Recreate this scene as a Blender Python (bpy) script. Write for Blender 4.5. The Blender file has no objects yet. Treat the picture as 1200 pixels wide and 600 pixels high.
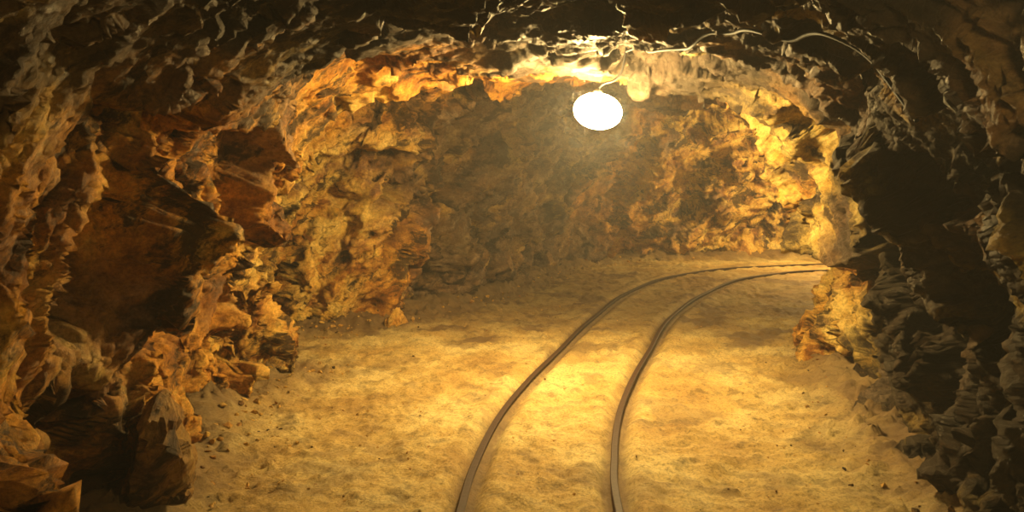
import bpy, bmesh, math, random
import numpy as np
from mathutils import Vector, Matrix
random.seed(7)
scene = bpy.context.scene
coll = scene.collection

# ------------------------------------------------------------------ noise
def _h(ix, iy, iz, s):
    h = (ix.astype(np.int64)*374761393 + iy.astype(np.int64)*668265263 + iz.astype(np.int64)*2147483647 + s*1274126177) & 0xFFFFFFFF
    h = ((h ^ (h >> 13))*1274126177) & 0xFFFFFFFF
    h = ((h ^ (h >> 16))*2246822519) & 0xFFFFFFFF
    h = (h ^ (h >> 15)) & 0xFFFFFFFF
    return h/4294967295.0

def vnoise(p, s=0):
    i = np.floor(p); f = p-i; u = f*f*f*(f*(f*6-15)+10)
    r = 0
    for dx in (0, 1):
        wx = u[:, 0] if dx else 1-u[:, 0]
        for dy in (0, 1):
            wy = u[:, 1] if dy else 1-u[:, 1]
            for dz in (0, 1):
                wz = u[:, 2] if dz else 1-u[:, 2]
                a = i[:, 0]+dx; b = i[:, 1]+dy; c = i[:, 2]+dz
                gx = _h(a, b, c, s)-.5; gy = _h(a, b, c, s+11)-.5; gz = _h(a, b, c, s+23)-.5
                r = r + wx*wy*wz*(gx*(f[:, 0]-dx)+gy*(f[:, 1]-dy)+gz*(f[:, 2]-dz))
    return r*2.6

def fbm(p, oct=4, s=0, gain=.5):
    r = 0; a = 1.
    for k in range(oct):
        r = r + a*vnoise(p*(2.03**k)+k*17.3, s+k*3); a *= gain
    return r

def facet(p, s=0, tilt=1.1):
    i = np.floor(p)
    n = len(p)
    best = np.full(n, 1e9); sec = np.full(n, 1e9)
    val = np.zeros(n)
    for dx in (-1, 0, 1):
        for dy in (-1, 0, 1):
            for dz in (-1, 0, 1):
                a = i[:, 0]+dx; b = i[:, 1]+dy; c = i[:, 2]+dz
                ox = p[:, 0]-(a+_h(a, b, c, s)); oy = p[:, 1]-(b+_h(a, b, c, s+1)); oz = p[:, 2]-(c+_h(a, b, c, s+2))
                d = ox*ox+oy*oy+oz*oz
                v = (_h(a, b, c, s+3)-.5) + tilt*((_h(a, b, c, s+4)-.5)*ox+(_h(a, b, c, s+5)-.5)*oy+(_h(a, b, c, s+6)-.5)*oz)*2
                m = d < best
                sec = np.where(m, best, np.minimum(sec, d))
                val = np.where(m, v, val)
                best = np.where(m, d, best)
    edge = np.sqrt(sec)-np.sqrt(best)
    return val, edge

def smooth(a, b, x):
    t = np.clip((x-a)/(b-a), 0, 1); return t*t*(3-2*t)

# foliation frame: schistosity planes dip toward the entrance
nf = np.array([.12, .74, -.62]); nf /= np.linalg.norm(nf)
af = np.cross(nf, [1, 0, 0]); af /= np.linalg.norm(af)
bf = np.cross(nf, af)
def fol(p, across, along):
    return np.stack([(p@nf)*across, (p@af)*along, (p@bf)*along], 1)

# ------------------------------------------------------------------ plan of the mine drift (metres)
ST = [
 ((-2.1,-2.5),(2.2,-2.5),2.75,2.6),
 ((-2.0,1.0),(2.25,1.0),2.70,2.6),
 ((-1.95,3.0),(2.25,3.0),2.64,2.6),
 ((-1.85,3.9),(2.25,3.9),2.58,2.7),
 ((-2.00,4.8),(2.32,4.6),2.54,2.8),
 ((-2.08,5.5),(2.43,5.4),2.46,2.9),
 ((-1.84,6.25),(2.62,6.2),2.34,2.9),
 ((-2.45,6.55),(2.78,6.7),2.36,3.0),
 ((-2.45,7.6),(2.92,7.0),2.62,3.3),
 ((-2.0,8.2),(3.05,7.3),2.75,3.4),
 ((-1.40,8.5),(3.2,7.5),2.78,3.6),
 ((-.70,9.7),(3.45,7.8),2.80,4.0),
 ((.05,11.5),(3.8,8.2),2.84,4.2),
 ((.70,13.2),(4.2,8.6),2.88,4.4),
 ((1.7,14.2),(4.9,9.1),2.92,4.6),
 ((3.4,14.7),(5.8,9.6),2.92,4.6),
 ((5.7,15.0),(7.0,10.0),2.85,4.0),
 ((8.0,15.0),(8.5,10.5),2.7,3.6),
 ((12.0,14.5),(12.0,10.5),2.7,3.2)]
ST = np.array([[l[0], l[1], r[0], r[1], h, n] for l, r, h, n in ST])

def catmull(P, t):
    P = np.asarray(P, float)
    n = len(P); t = np.clip(t, 0, n-1-1e-9); i = np.floor(t).astype(int); f = (t-i)[:, None]
    g = lambda k: P[np.clip(k, 0, n-1)]
    p0, p1, p2, p3 = g(i-1), g(i), g(i+1), g(i+2)
    return .5*((2*p1)+(-p0+p2)*f+(2*p0-5*p1+4*p2-p3)*f*f+(-p0+3*p1-3*p2+p3)*f**3)

tt = np.linspace(0, len(ST)-1, 6000)
C = catmull(ST, tt)
stepL = np.hypot(np.diff(C[:, 0]), np.diff(C[:, 1])); stepR = np.hypot(np.diff(C[:, 2]), np.diff(C[:, 3]))
w = np.maximum(stepL, stepR)
ym = C[:-1, 1]; xm = C[:-1, 0]
w = w*np.where(ym < 2.2, .35, np.where(ym < 7, 1.4, 1.0))*np.where(xm > 6.5, .35, 1.0)
cum = np.concatenate([[0], np.cumsum(w)])
NS = 1300
tS = np.interp(np.linspace(0, cum[-1], NS), cum, tt)
S = catmull(ST, tS)
NP = 480
th = np.linspace(0, math.pi, 1200)
grid = np.zeros((NS, NP, 3))
for i in range(NS):
    lx, ly, rx, ry, H, n = S[i]
    c = -np.sign(np.cos(th))*np.abs(np.cos(th))**(2/n); z = H*np.sin(th).clip(0)**(2/n)
    a = (1+c)/2
    x = lx+(rx-lx)*a; y = ly+(ry-ly)*a
    x = np.concatenate([[lx], x, [rx]]); y = np.concatenate([[ly], y, [ry]]); z = np.concatenate([[-.3], z, [-.3]])
    L = np.concatenate([[0], np.cumsum(np.sqrt(np.diff(x)**2+np.diff(y)**2+np.diff(z)**2))])
    s = np.linspace(0, L[-1], NP)
    grid[i] = np.stack([np.interp(s, L, x), np.interp(s, L, y), np.interp(s, L, z)], 1)

def normals(g):
    n_ = np.cross(np.gradient(g, axis=0), np.gradient(g, axis=1)); n_ /= (np.linalg.norm(n_, axis=2, keepdims=True)+1e-9); return n_
def blur(a, r, it=2):
    a = a.reshape(NS, NP)
    for _ in range(it):
        for ax in (0, 1):
            acc = 0; pad = np.pad(a, [(r, r) if k == ax else (0, 0) for k in (0, 1)], mode='edge')
            for k in range(2*r+1):
                acc = acc+(pad[k:k+NS] if ax == 0 else pad[:, k:k+NP])
            a = acc/(2*r+1)
    return a.ravel()
N = normals(grid)
mid = grid.mean(axis=1, keepdims=True); mid[:, :, 2] = 1.2
sg = np.sign(np.sum(N*(grid-mid), axis=2, keepdims=True)).mean()
SG = 1 if sg > 0 else -1
N *= SG
P = grid.reshape(-1, 3); Nf = N.reshape(-1, 3)
X, Y, Z = P[:, 0], P[:, 1], P[:, 2]
stationT = np.repeat(tS, NP)
vfrac = np.tile(np.linspace(0, 1, NP), NS)

warp = np.stack([fbm(P*1.7, 3, 1), fbm(P*1.7, 3, 41), fbm(P*1.7, 3, 81)], 1)
Q = P+warp*.07
f1, e1 = facet(fol(Q, 1.5, .75), 5, 2.4)
f2, e2 = facet(fol(Q, 3.2, 1.3), 15, 2.5)
far = smooth(8.2, 9.5, stationT)
near = 1-far
ceilm = smooth(1.75, 2.2, Z)*near
amp = 1-.60*ceilm
D = (.23*blur(f1, 2, 1)+.13*blur(f2, 2, 1))*amp
D += .06*fbm(P*.8, 3, 66)+.05
D += .045*blur(1-smooth(0, .07, e2), 1, 1)*amp
def dent(px, py, pz, rx, ry, rz, amt, r0=.55):
    global D
    r = np.sqrt(((X-px+warp[:, 0]*.15)/rx)**2+((Y-py+warp[:, 1]*.15)/ry)**2+((Z-pz+warp[:, 2]*.2)/rz)**2)
    D = D+amt*(1-smooth(r0, 1.0, r))
dent(-1.85, 3.45, 1.0, .7, .16, .20, .24)
dent(-1.85, 3.50, .38, .7, .16, .32, .26)
dent(-1.9, 2.95, .85, .7, .12, .26, .18)
dent(-1.85, 4.35, .80, .7, .14, .32, .13)
dent(2.2, 4.3, .55, .7, .16, .45, .18)
dent(2.25, 5.2, .35, .7, .16, .3, .16)
dent(2.2, 3.7, .9, .7, .13, .5, .16)
dent(-1.9, 6.15, 1.0, .6, .22, 1.5, -.14)
dent(-1.75, 3.95, .35, .6, .3, .5, -.10)
dent(-1.3, 8.55, .8, .6, .35, 1.0, -.30, .2)
dent(-.95, 9.35, .5, .5, .35, .8, .34, .2)
dent(-.3, 10.3, .9, .6, .5, 1.2, .10, .2)
dent(.45, 12.2, 1.2, .5, .5, 1.6, -.18, .2)
dent(2.6, 14.6, 1.5, .35, .8, 1.6, -.20, .2)
dent(2.7, 6.5, .4, .5, .5, .7, .12, .2)
G1 = (P+Nf*D[:, None]).reshape(NS, NP, 3)
N1 = normals(G1)*SG
P1 = G1.reshape(-1, 3); N1 = (N1.reshape(-1, 3)+.25*Nf); N1 /= np.linalg.norm(N1, axis=1, keepdims=True)
Q1 = P1+warp*.02
f3, e3 = facet(fol(Q1, 7.5, 3.0), 25, 2.6)
f4, e4 = facet(fol(Q1, 18, 7.0), 35, 2.5)
f5, e5 = facet(fol(Q1, 42, 16.0), 45, 2.0)
lay = (Q1@nf)*6+.5*fbm(P1*1.3, 3, 71)
saw1 = (lay-np.floor(lay))
lay2 = (Q1@nf)*18+.8*fbm(P1*2.1, 3, 72)
saw2 = (lay2-np.floor(lay2))
lm = smooth(-.25, .35, fbm(P1*1.1, 2, 73)); lm2 = smooth(-.3, .3, fbm(P1*2.3, 2, 74))
D2 = .034*f3*(.4+.8*lm2)+.022*f4*(.4+lm)+.010*f5
D2 += .052*(saw1-.5)*lm+.024*(saw2-.5)*lm2
D2 += .012*(1-smooth(0, .05, e3))
D2 *= 1-.0*far-.25*ceilm
Pd = P1+N1*D2[:, None]
G = Pd.reshape(NS, NP, 3)

# ---- mineral zoning with some painted light stored as colour attribute (R=iron ochre, G=dark schist and roof darkening, B=pale quartz/clay and painted rib light)
n1 = fbm(fol(P, 2.2, 1.0), 4, 101); n2 = fbm(P*.9, 3, 131); n3 = fbm(fol(P, 6, 1.5), 4, 151)
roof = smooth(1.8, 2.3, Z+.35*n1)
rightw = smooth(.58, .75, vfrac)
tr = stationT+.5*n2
slate_shade = roof*(1-smooth(4.3, 5.1, tr)*(1-smooth(.40, .5, vfrac)))*(1-smooth(5.9, 6.4, tr))  # dark schist; roof over the lamp coloured darker to offset its light
slate_shade = np.maximum(slate_shade, rightw*(1-smooth(5.4, 6.0, stationT+.4*n1)))
slate_shade = np.maximum(slate_shade, .9*smooth(.56, .62, vfrac)*smooth(1.5, 1.75, Z)*(1-smooth(6.1, 6.5, stationT+.2*n1)))
slate_shade = np.maximum(slate_shade, .75*smooth(1.4, 2.0, Z)*(1-smooth(2.4, 3.6, tr)))
slate_shade = np.clip(slate_shade-.4*smooth(.2, .6, n1+.1), 0, 1)
grey = smooth(10.0, 10.6, stationT+.4*n2)*(1-smooth(13.2, 14.2, stationT+n2))
greyblob = smooth(.10, .45, n2+.5*n1)*(1-grey)*.45
ochre = np.clip(.98*(1-slate_shade)*(1-.75*grey)+.25*n3-greyblob, 0, 1)
ochre = ochre*(1-.25*smooth(13.5, 14.5, stationT))
slate_shade = np.clip(np.maximum(slate_shade, grey*.35+.4*n1*grey), 0, 1)
rib_light = smooth(5.1, 5.5, stationT)*(1-smooth(9.6, 10.2, stationT))*(1-smooth(1.9, 2.3, Z))*(.75+.6*n1)  # walls beside the lamp painted paler, standing in for its light
pale = smooth(14.0, 15.2, stationT)*.8+smooth(.25, .6, n3+.3*n2)*.4+1.0*rib_light
pale = np.clip(pale, 0, 1)
COL = np.stack([ochre, slate_shade, pale, np.ones_like(pale)], 1).astype(np.float32).reshape(NS, NP, 4)

# ------------------------------------------------------------------ node helpers
def mat_new(name):
    m = bpy.data.materials.new(name); m.use_nodes = True
    nt = m.node_tree; nt.nodes.clear()
    out = nt.nodes.new('ShaderNodeOutputMaterial'); b = nt.nodes.new('ShaderNodeBsdfPrincipled')
    nt.links.new(b.outputs[0], out.inputs[0])
    return m, nt, b
def node(nt, t, **k):
    n = nt.nodes.new(t)
    for a, v in k.items(): setattr(n, a, v)
    return n
def mixc(nt, f, a, b, mode='MIX'):
    n = nt.nodes.new('ShaderNodeMix'); n.data_type = 'RGBA'; n.blend_type = mode
    for s, v in ((0, f), (6, a), (7, b)):
        if isinstance(v, bpy.types.NodeSocket): nt.links.new(v, n.inputs[s])
        else: n.inputs[s].default_value = v
    return n.outputs[2]
def ramp(nt, src, stops, interp='LINEAR'):
    n = nt.nodes.new('ShaderNodeValToRGB'); n.color_ramp.interpolation = interp
    cr = n.color_ramp
    while len(cr.elements) < len(stops): cr.elements.new(.5)
    for e, (p, c) in zip(cr.elements, stops):
        e.position = p; e.color = (c, c, c, 1) if isinstance(c, (int, float)) else (*c, 1)
    nt.links.new(src, n.inputs[0]); return n.outputs[0]
def tex_noise(nt, vec, scale, detail=8, rough=.6):
    n = node(nt, 'ShaderNodeTexNoise'); n.inputs['Scale'].default_value = scale
    n.inputs['Detail'].default_value = detail; n.inputs['Roughness'].default_value = rough
    nt.links.new(vec, n.inputs['Vector']); return n.outputs['Fac']
def fol_vec(nt, pos, k):
    cb = node(nt, 'ShaderNodeCombineXYZ')
    for q, (v, s) in enumerate(((nf, k), (af, 1), (bf, 1))):
        d = node(nt, 'ShaderNodeVectorMath', operation='DOT_PRODUCT'); nt.links.new(pos, d.inputs[0]); d.inputs[1].default_value = tuple(float(x)*s for x in v)
        nt.links.new(d.outputs['Value'], cb.inputs[q])
    return cb.outputs[0]

def rock_material():
    m, nt, b = mat_new('mine_rock')
    geo = node(nt, 'ShaderNodeNewGeometry'); pos = geo.outputs['Position']
    fv = fol_vec(nt, pos, 4.0); fv2 = fol_vec(nt, pos, 2.0)
    att = node(nt, 'ShaderNodeAttribute', attribute_name='zone')
    sep = node(nt, 'ShaderNodeSeparateColor'); nt.links.new(att.outputs['Color'], sep.inputs[0])
    nA = tex_noise(nt, fv2, 2.0, 10, .70); nB = tex_noise(nt, fv2, 4.5, 8, .68); nC = tex_noise(nt, fv, 4.5, 8, .7); nD = tex_noise(nt, pos, 40, 5, .75)
    och = ramp(nt, nA, [(.34, (.08, .027, .008)), (.44, (.38, .14, .020)), (.54, (.76, .34, .042)), (.66, (.90, .56, .12))])
    base = ramp(nt, nB, [(.32, (.045, .031, .026)), (.5, (.20, .140, .100)), (.68, (.48, .36, .25))])
    c = mixc(nt, sep.outputs[0], base, och)
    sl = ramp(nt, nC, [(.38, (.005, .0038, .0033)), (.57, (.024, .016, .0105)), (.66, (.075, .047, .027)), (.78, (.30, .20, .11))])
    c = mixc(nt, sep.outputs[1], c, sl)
    pl = ramp(nt, nB, [(.35, (.60, .34, .05)), (.65, (.94, .70, .22))])
    pm = node(nt, 'ShaderNodeMath', operation='MULTIPLY'); nt.links.new(sep.outputs[2], pm.inputs[0])
    nt.links.new(ramp(nt, nA, [(.42, 0.), (.55, 1.)]), pm.inputs[1])
    c = mixc(nt, pm.outputs[0], c, pl)
    # manganese / soot staining in elongated patches along the foliation
    st = ramp(nt, tex_noise(nt, fv, 1.5, 10, .74), [(.42, .92), (.49, 0.)])
    c = mixc(nt, st, c, (.028, .016, .011, 1))
    c = mixc(nt, .6, c, ramp(nt, nD, [(.36, .2), (.58, 1.)]), 'MULTIPLY')
    nt.links.new(c, b.inputs['Base Color'])
    nt.links.new(ramp(nt, nC, [(.35, .40), (.65, .85)]), b.inputs['Roughness'])
    b.inputs['Specular IOR Level'].default_value = .42
    b.inputs['Specular Tint'].default_value = (1, .80, .55, 1)
    b1 = node(nt, 'ShaderNodeBump'); b1.inputs['Strength'].default_value = 1.0; b1.inputs['Distance'].default_value = .045
    nt.links.new(tex_noise(nt, fv, 6, 12, .80), b1.inputs['Height'])
    vo = node(nt, 'ShaderNodeTexVoronoi', feature='F1'); vo.inputs['Scale'].default_value = 9
    nt.links.new(fv, vo.inputs['Vector'])
    vs_ = node(nt, 'ShaderNodeSeparateColor'); nt.links.new(vo.outputs['Color'], vs_.inputs[0])
    b2 = node(nt, 'ShaderNodeBump'); b2.inputs['Strength'].default_value = .35; b2.inputs['Distance'].default_value = .02
    nt.links.new(vs_.outputs[0], b2.inputs['Height']); nt.links.new(b1.outputs[0], b2.inputs['Normal'])
    nt.links.new(b2.outputs[0], b.inputs['Normal'])
    return m
ROCK = rock_material()

def dirt_material():
    m, nt, b = mat_new('sandy_dirt')
    geo = node(nt, 'ShaderNodeNewGeometry'); pos = geo.outputs['Position']
    att = node(nt, 'ShaderNodeAttribute', attribute_name='zone')
    sep = node(nt, 'ShaderNodeSeparateColor'); nt.links.new(att.outputs['Color'], sep.inputs[0])
    n1_ = tex_noise(nt, pos, 1.3, 8, .62); n2_ = tex_noise(nt, pos, 6, 9, .70); n3_ = tex_noise(nt, pos, 55, 6, .75)
    c = ramp(nt, n1_, [(.32, (.40, .235, .06)), (.47, (.58, .385, .115)), (.60, (.72, .54, .21))])
    c = mixc(nt, .7, c, ramp(nt, n2_, [(.34, .28), (.48, .90), (.7, 1.)]), 'MULTIPLY')
    c = mixc(nt, .65, c, ramp(nt, n3_, [(.37, .25), (.53, 1.)]), 'MULTIPLY')
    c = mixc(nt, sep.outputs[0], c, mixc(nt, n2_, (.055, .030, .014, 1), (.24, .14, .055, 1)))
    nt.links.new(c, b.inputs['Base Color']); b.inputs['Roughness'].default_value = .8
    b1 = node(nt, 'ShaderNodeBump'); b1.inputs['Strength'].default_value = 1.0; b1.inputs['Distance'].default_value = .035
    nt.links.new(tex_noise(nt, pos, 16, 11, .8), b1.inputs['Height'])
    nt.links.new(b1.outputs[0], b.inputs['Normal'])
    return m
DIRT = dirt_material()

def simple(name, col, rough=.5, metal=0., bump=0.):
    m, nt, b = mat_new(name)
    geo = node(nt, 'ShaderNodeNewGeometry'); f = tex_noise(nt, geo.outputs['Position'], 30, 6, .65)
    c = mixc(nt, f, tuple(x*.55 for x in col)+(1,), tuple(min(1, x*1.3) for x in col)+(1,))
    nt.links.new(c, b.inputs['Base Color']); b.inputs['Roughness'].default_value = rough; b.inputs['Metallic'].default_value = metal
    b.inputs['Specular IOR Level'].default_value = .25
    if bump:
        bb = node(nt, 'ShaderNodeBump'); bb.inputs['Strength'].default_value = bump; bb.inputs['Distance'].default_value = .004
        nt.links.new(f, bb.inputs['Height']); nt.links.new(bb.outputs[0], b.inputs['Normal'])
    return m
STEEL = simple('rusty_rail_steel', (.042, .020, .011), .65, .0, .6)
RUBBER = simple('black_cable_rubber', (.012, .010, .009), .7)
HOUSING = simple('galvanised_lamp_housing', (.15, .14, .12), .45, .7, .2)
def emis(name, col, s):
    m = bpy.data.materials.new(name); m.use_nodes = True; nt = m.node_tree; nt.nodes.clear()
    o = nt.nodes.new('ShaderNodeOutputMaterial'); e = nt.nodes.new('ShaderNodeEmission')
    e.inputs[0].default_value = (*col, 1); e.inputs[1].default_value = s; nt.links.new(e.outputs[0], o.inputs[0]); return m

# ------------------------------------------------------------------ mesh helpers
def mesh_np(name, V, F, mat, smoothsh=True, col=None):
    me = bpy.data.meshes.new(name)
    me.vertices.add(len(V)); me.vertices.foreach_set('co', np.ascontiguousarray(V, dtype=np.float32).ravel())
    me.loops.add(F.size); me.loops.foreach_set('vertex_index', F.astype(np.int32).ravel())
    k = F.shape[1]
    me.polygons.add(len(F)); me.polygons.foreach_set('loop_start', np.arange(0, F.size, k, dtype=np.int32))
    me.update(calc_edges=True); me.validate()
    me.polygons.foreach_set('use_smooth', np.full(len(me.polygons), smoothsh))
    if col is not None:
        a = me.color_attributes.new('zone', 'FLOAT_COLOR', 'POINT'); a.data.foreach_set('color', np.ascontiguousarray(col, dtype=np.float32).ravel())
    me.materials.append(mat)
    o = bpy.data.objects.new(name, me); coll.objects.link(o); return o
def grid_faces(a, b, flip=False):
    i, j = np.meshgrid(np.arange(a-1), np.arange(b-1), indexing='ij'); q = (i*b+j).ravel()
    F = np.stack([q, q+1, q+b+1, q+b], 1)
    return F[:, ::-1] if flip else F
def piece(name, i0, i1, j0, j1):
    g = G[i0:i1+1, j0:j1+1]; c = COL[i0:i1+1, j0:j1+1]
    return mesh_np(name, g.reshape(-1, 3), grid_faces(g.shape[0], g.shape[1]), ROCK, True, c.reshape(-1, 4))
ib = int(np.searchsorted(tS, 12.6))
jl, jr = int(NP*.34), int(NP*.66)
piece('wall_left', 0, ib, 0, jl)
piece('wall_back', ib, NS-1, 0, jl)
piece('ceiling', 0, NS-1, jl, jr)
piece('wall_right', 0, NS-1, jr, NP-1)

# ------------------------------------------------------------------ rails path
LR = [(-.36,-2),(-.34,0),(-.31,2),(-.24,3.76),(-.19,4.42),(-.083,5.19),(.094,5.95),(.40,7.05),(.84,8.55),(1.46,10.35),(2.28,11.9),(3.3,12.9),(4.7,13.5),(6.5,13.7),(9.,13.6)]
RR = [(.42,-2),(.44,0),(.46,2),(.50,3.76),(.564,4.42),(.69,5.19),(.89,6.0),(1.20,7.05),(1.72,8.7),(2.45,10.3),(3.3,11.7),(4.1,12.4),(4.95,12.78),(6.5,12.95),(9.,12.85)]
def path(Pts, step=.04):
    c = catmull(np.array(Pts), np.linspace(0, len(Pts)-1, 1500))
    L = np.concatenate([[0], np.cumsum(np.hypot(*np.diff(c, axis=0).T))]); s = np.arange(0, L[-1], step)
    return np.stack([np.interp(s, L, c[:, 0]), np.interp(s, L, c[:, 1])], 1)
pl_, pr_ = path(LR), path(RR)

# ------------------------------------------------------------------ floor
gx = np.concatenate([np.arange(-3.2, 3.4, .022), np.arange(3.4, 12.2, .05)])
gy = np.concatenate([np.arange(-2.5, 2.8, .07), np.arange(2.8, 9, .022), np.arange(9, 16, .05)])
XX, YY = np.meshgrid(gx, gy, indexing='ij'); fx, fy = XX.ravel(), YY.ravel()
def seg_dist(px, py, line):
    d = np.full(len(px), 1e9)
    for a, b in zip(line[:-1], line[1:]):
        v = b-a; L = v@v+1e-12
        t = np.clip(((px-a[0])*v[0]+(py-a[1])*v[1])/L, 0, 1)
        d = np.minimum(d, np.hypot(px-a[0]-t*v[0], py-a[1]-t*v[1]))
    return d
Ll = S[::12, 0:2]; Rl = S[::12, 2:4]
dw = np.minimum(seg_dist(fx, fy, Ll), seg_dist(fx, fy, Rl))
dr1 = seg_dist(fx, fy, pl_[::6]); dr2 = seg_dist(fx, fy, pr_[::6])
p3 = np.stack([fx, fy, fx*0], 1)
low = .05*fbm(p3*.55, 2, 201)
dr = np.minimum(dr1, dr2)
fz = low*smooth(.1, .7, dr)
fz += smooth(.5, 0, dw)*.10*(1+.8*fbm(p3*2, 3, 221))
fz += .026*fbm(p3*3.1, 3, 205)*smooth(.03, .3, dr)+.022*fbm(p3*9, 4, 209)*smooth(.02, .12, dr)
pf, pe = facet(p3*13, 301); fz += .022*np.clip(pf-.25, 0, 1)*smooth(.05, .3, dr)*(1+2*smooth(.8, .1, dw))
pf, pe = facet(p3*26, 311); fz += .012*np.clip(pf-.15, 0, 1)
fz += -.040*np.exp(-((dr-.045)/.035)**2)+.014*np.exp(-((dr-.15)/.06)**2)
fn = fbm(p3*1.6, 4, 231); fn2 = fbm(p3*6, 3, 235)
damp_shade = .8*smooth(.66, .12, dw+.35*fn+.15*fn2)+.6*smooth(7.2, 8.4, fy+.9*fn)*smooth(14, 12, fy)+.85*smooth(.09, .03, dr+.03*fn2)  # darker soil by walls and rails; far floor has shade painted in
damp_shade = np.clip(damp_shade+.4*smooth(.12, .42, fn+.5*fn2), 0, .92)
FC = np.stack([damp_shade, damp_shade*0, damp_shade*0, damp_shade*0+1], 1)
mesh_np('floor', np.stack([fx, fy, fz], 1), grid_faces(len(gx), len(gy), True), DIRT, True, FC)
def floor_z(x, y):
    i = min(max(int(np.searchsorted(gx, x)), 0), len(gx)-1); j = min(max(int(np.searchsorted(gy, y)), 0), len(gy)-1)
    return float(fz[i*len(gy)+j])

# ------------------------------------------------------------------ rails
prof = [(-.045,-.085),(.045,-.085),(.045,-.076),(.010,-.065),(.008,-.012),(.018,-.004),(.020,.012),(.015,.017),(-.015,.017),(-.020,.012),(-.018,-.004),(-.008,-.012),(-.010,-.065),(-.045,-.076)]
track = bpy.data.objects.new('mine_railway_track', None); coll.objects.link(track)
def rail(name, pth):
    t = np.gradient(pth, axis=0); t /= np.linalg.norm(t, axis=1, keepdims=True)
    nx, ny = t[:, 1], -t[:, 0]
    pr = np.array(prof); k = len(pr); n = len(pth)
    wob = .004*np.sin(np.arange(n)*.13)
    V = np.zeros((n, k, 3))
    for q in range(k):
        V[:, q, 0] = pth[:, 0]+nx*pr[q, 0]; V[:, q, 1] = pth[:, 1]+ny*pr[q, 0]; V[:, q, 2] = pr[q, 1]+.004+wob
    F = []
    i = np.arange(n-1)
    for q in range(k):
        q2 = (q+1) % k
        F.append(np.stack([i*k+q, i*k+q2, (i+1)*k+q2, (i+1)*k+q], 1))
    o = mesh_np(name, V.reshape(-1, 3), np.concatenate(F), STEEL, False); o.parent = track
rail('rail_outer', pl_); rail('rail_inner', pr_)

# ------------------------------------------------------------------ stones
def stone_geo(sx, sy, sz, npts=16, seed=0):
    rnd = random.Random(seed); bm = bmesh.new()
    for _ in range(npts):
        v = Vector((rnd.gauss(0, 1), rnd.gauss(0, 1), rnd.gauss(0, 1))).normalized()*rnd.uniform(.8, 1)
        bm.verts.new((v.x*sx, v.y*sy, v.z*sz))
    r = bmesh.ops.convex_hull(bm, input=bm.verts)
    bmesh.ops.delete(bm, geom=list({g for g in r['geom_interior']+r['geom_unused'] if isinstance(g, bmesh.types.BMVert)}), context='VERTS')
    return bm
def stones_mesh(name, items, mat, zone):
    bmo = bmesh.new(); tmp = bpy.data.meshes.new('t')
    for k, (x, y, z, sx, sy, sz, rot) in enumerate(items):
        b = stone_geo(sx, sy, sz, 13, k); b.transform(Matrix.Translation((x, y, z)) @ Matrix.Rotation(rot, 4, 'Z') @ Matrix.Rotation(rot*.37, 4, 'X'))
        b.to_mesh(tmp); b.free(); bmo.from_mesh(tmp)
    me = bpy.data.meshes.new(name); bmo.to_mesh(me); bmo.free()
    a = me.color_attributes.new('zone', 'FLOAT_COLOR', 'POINT'); a.data.foreach_set('color', np.tile(np.array(zone, dtype=np.float32), len(me.vertices)))
    me.materials.append(mat); o = bpy.data.objects.new(name, me); coll.objects.link(o); return o
items = []
Lp = catmull(ST[:, 0:2], np.linspace(1.5, 15, 900)); Rp = catmull(ST[:, 2:4], np.linspace(1.5, 8.5, 900)); 
Lt = np.gradient(Lp, axis=0); Rt = np.gradient(Rp, axis=0)
for k in range(520):
    left = random.random() < .75
    A, T, sgn = (Lp, Lt, 1) if left else (Rp, Rt, -1)
    i = random.randrange(len(A)); t = T[i]/np.linalg.norm(T[i]); nrm = np.array([t[1], -t[0]])*sgn
    off = abs(random.gauss(0, .28))+.2
    x, y = A[i]+nrm*off
    s = random.choice([.008, .010, .014, .018, .028])*random.uniform(.7, 1.3)*(1 if left else .6)
    if off > .45: s = min(s, .014)
    items.append((x, y, floor_z(x, y)+s*.25, s*1.3, s, s*.75, random.uniform(0, 6)))
for k in range(420):
    y = random.uniform(2.8, 11); x = random.uniform(-1.5, 2.0)+max(0, y-7)*.35
    if min(np.hypot(pl_[:, 0]-x, pl_[:, 1]-y).min(), np.hypot(pr_[:, 0]-x, pr_[:, 1]-y).min()) < .1: continue
    s = random.uniform(.004, .010); items.append((x, y, floor_z(x, y)+s*.3, s*1.3, s, s*.8, random.uniform(0, 6)))
stones_mesh('loose_rubble', items, ROCK, (.85, 0, .6, 1))

def boulder(x, y, z, sx, sy, sz, rot, zone, seed):
    bm = stone_geo(sx, sy, sz, 18, seed)
    bmesh.ops.transform(bm, matrix=Matrix.Translation((x, y, z)) @ Matrix.Rotation(rot[2], 4, 'Z') @ Matrix.Rotation(rot[1], 4, 'Y') @ Matrix.Rotation(rot[0], 4, 'X'), verts=bm.verts)
    bmesh.ops.triangulate(bm, faces=bm.faces)
    bmesh.ops.bevel(bm, geom=list(bm.edges), offset=.012, segments=1, affect='EDGES')
    bmesh.ops.triangulate(bm, faces=bm.faces)
    for _ in range(4):
        es = [e for e in bm.edges if e.calc_length() > .035]
        if es: bmesh.ops.subdivide_edges(bm, edges=es, cuts=1, use_grid_fill=True); bmesh.ops.triangulate(bm, faces=bm.faces)
    bm.normal_update()
    co = np.array([v.co[:] for v in bm.verts]); no = np.array([v.normal[:] for v in bm.verts])
    a, _e = facet(fol(co, 9, 4), 25); d = .03*a+.02*fbm(co*6, 4, 3)
    for v, c in zip(bm.verts, co+no*d[:, None]): v.co = c
    me = bpy.data.meshes.new('boulder'); bm.to_mesh(me); bm.free()
    at = me.color_attributes.new('zone', 'FLOAT_COLOR', 'POINT'); at.data.foreach_set('color', np.tile(np.array(zone, dtype=np.float32), len(me.vertices)))
    me.materials.append(ROCK); o = bpy.data.objects.new('boulder', me); coll.objects.link(o)
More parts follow.
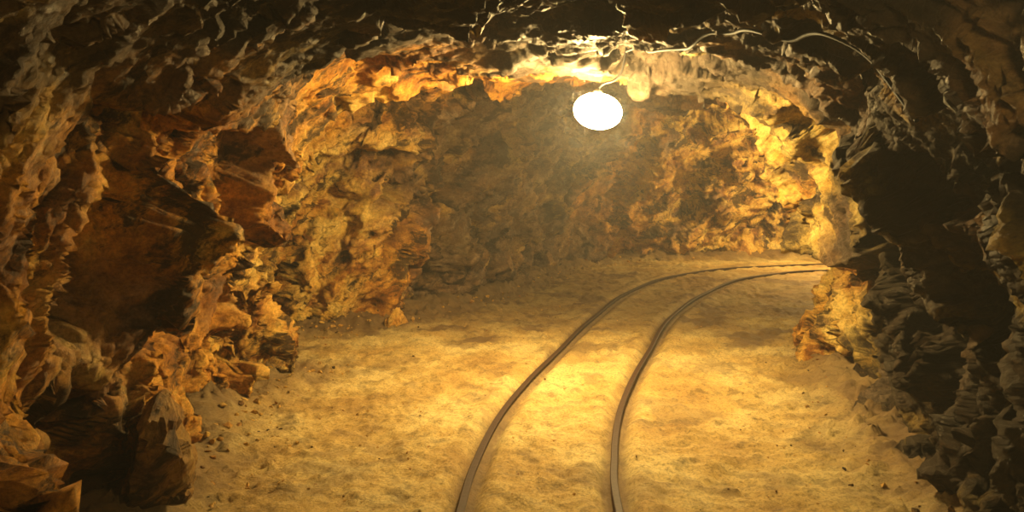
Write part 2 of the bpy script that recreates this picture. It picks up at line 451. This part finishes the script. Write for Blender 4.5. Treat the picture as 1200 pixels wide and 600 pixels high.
boulder(-1.66, 3.75, .22, .18, .22, .42, (.25, .15, .4), (.6, .4, .1, 1), 3)
boulder(-1.15, 8.15, .06, .16, .14, .18, (.2, .2, .7), (.8, 0, .3, 1), 10)

# ------------------------------------------------------------------ lamps
def ceil_z(x, y):
    d = np.hypot(Pd[:, 0]-x, Pd[:, 1]-y)
    m = (d < .07) & (Pd[:, 2] > 1.7)
    return float(Pd[m, 2].min())
def curve_obj(name, pts, r, mat, parent=None):
    cu = bpy.data.curves.new(name, 'CURVE'); cu.dimensions = '3D'; cu.bevel_depth = r; cu.bevel_resolution = 3
    sp = cu.splines.new('NURBS'); sp.points.add(len(pts)-1)
    for p, q in zip(sp.points, pts): p.co = (*q, 1)
    sp.use_endpoint_u = True; sp.order_u = 3; cu.materials.append(mat)
    o = bpy.data.objects.new(name, cu); coll.objects.link(o)
    if parent: o.parent = parent
    return o
def lathe(name, pr, mat, loc, parent, seg=32, sy=1.0):
    bm = bmesh.new(); rings = []
    for r, z in pr:
        rings.append([bm.verts.new((r*math.cos(2*math.pi*k/seg), r*sy*math.sin(2*math.pi*k/seg), z)) for k in range(seg)])
    for a, b in zip(rings[:-1], rings[1:]):
        for k in range(seg): bm.faces.new((a[k], a[(k+1) % seg], b[(k+1) % seg], b[k]))
    bm.faces.new(rings[-1]); bm.faces.new(rings[0][::-1]); bmesh.ops.recalc_face_normals(bm, faces=bm.faces)
    me = bpy.data.meshes.new(name); bm.to_mesh(me); bm.free(); me.materials.append(mat)
    for p in me.polygons: p.use_smooth = True
    o = bpy.data.objects.new(name, me); o.location = loc; coll.objects.link(o); o.parent = parent
    return o
def mine_or_fill_lamp(x, y, z, strength, col=(1, .71, .27)):
    e = bpy.data.objects.new('mine_or_fill_lamp', None); coll.objects.link(e)
    gl = [(.175*math.sin(a), -.130*math.cos(a)) for a in np.linspace(.08, math.pi-.15, 20)]
    g = lathe('glare_globe', gl, emis('lamp_glow', col, strength), (x, y, z), e)  # globe sized and tilted to imitate the bulb's glare
    g.rotation_euler = (0, math.radians(10), 0)
    lathe('housing', [(.035, .105), (.035, .135), (.028, .15), (.012, .16)], HOUSING, (x, y, z), e)
    cz = ceil_z(x+.2, y-.05)
    curve_obj('hanger_cable', [(x, y, z+.15), (x+.02, y, z+.2), (x+.14, y, z+.22), (x+.19, y-.03, (z+.24+cz)/2), (x+.2, y-.05, cz+.03)], .009, RUBBER, e)
    return e
mine_or_fill_lamp(.62, 5.8, 2.03, 660)
mine_or_fill_lamp(5.7, 12.5, 2.1, 720)
mine_or_fill_lamp(1.2, 1.2, 2.2, 95)  # unseen fill lamp added to light the near left wall

pts = []
for k in range(16):
    yy = 5.75-k*.16; xx = .82+.06*k+.03*math.sin(k*2)
    pts.append((xx, yy, ceil_z(xx, yy)-.004))
curve_obj('electric_cable', pts, .010, RUBBER)

# ------------------------------------------------------------------ world (haze added for the lamp's bloom) + camera
w_ = bpy.data.worlds.new('World'); scene.world = w_; w_.use_nodes = True
wn = w_.node_tree
wn.nodes['Background'].inputs[0].default_value = (.0, .0, .0, 1)
vs = wn.nodes.new('ShaderNodeVolumeScatter'); vs.inputs['Density'].default_value = .0075; vs.inputs['Anisotropy'].default_value = .1
wn.links.new(vs.outputs[0], [n for n in wn.nodes if n.type == 'OUTPUT_WORLD'][0].inputs['Volume'])
cam = bpy.data.cameras.new('camera'); cam.lens = 28.2; cam.sensor_width = 36; cam.shift_y = -100/1200
co = bpy.data.objects.new('camera', cam); co.location = (0, 0, 1.6); co.rotation_euler = (math.pi/2, 0, 0); coll.objects.link(co)
cam.clip_start = .05; scene.camera = co
scene.view_settings.view_transform = 'Standard'
scene.view_settings.look = 'None'
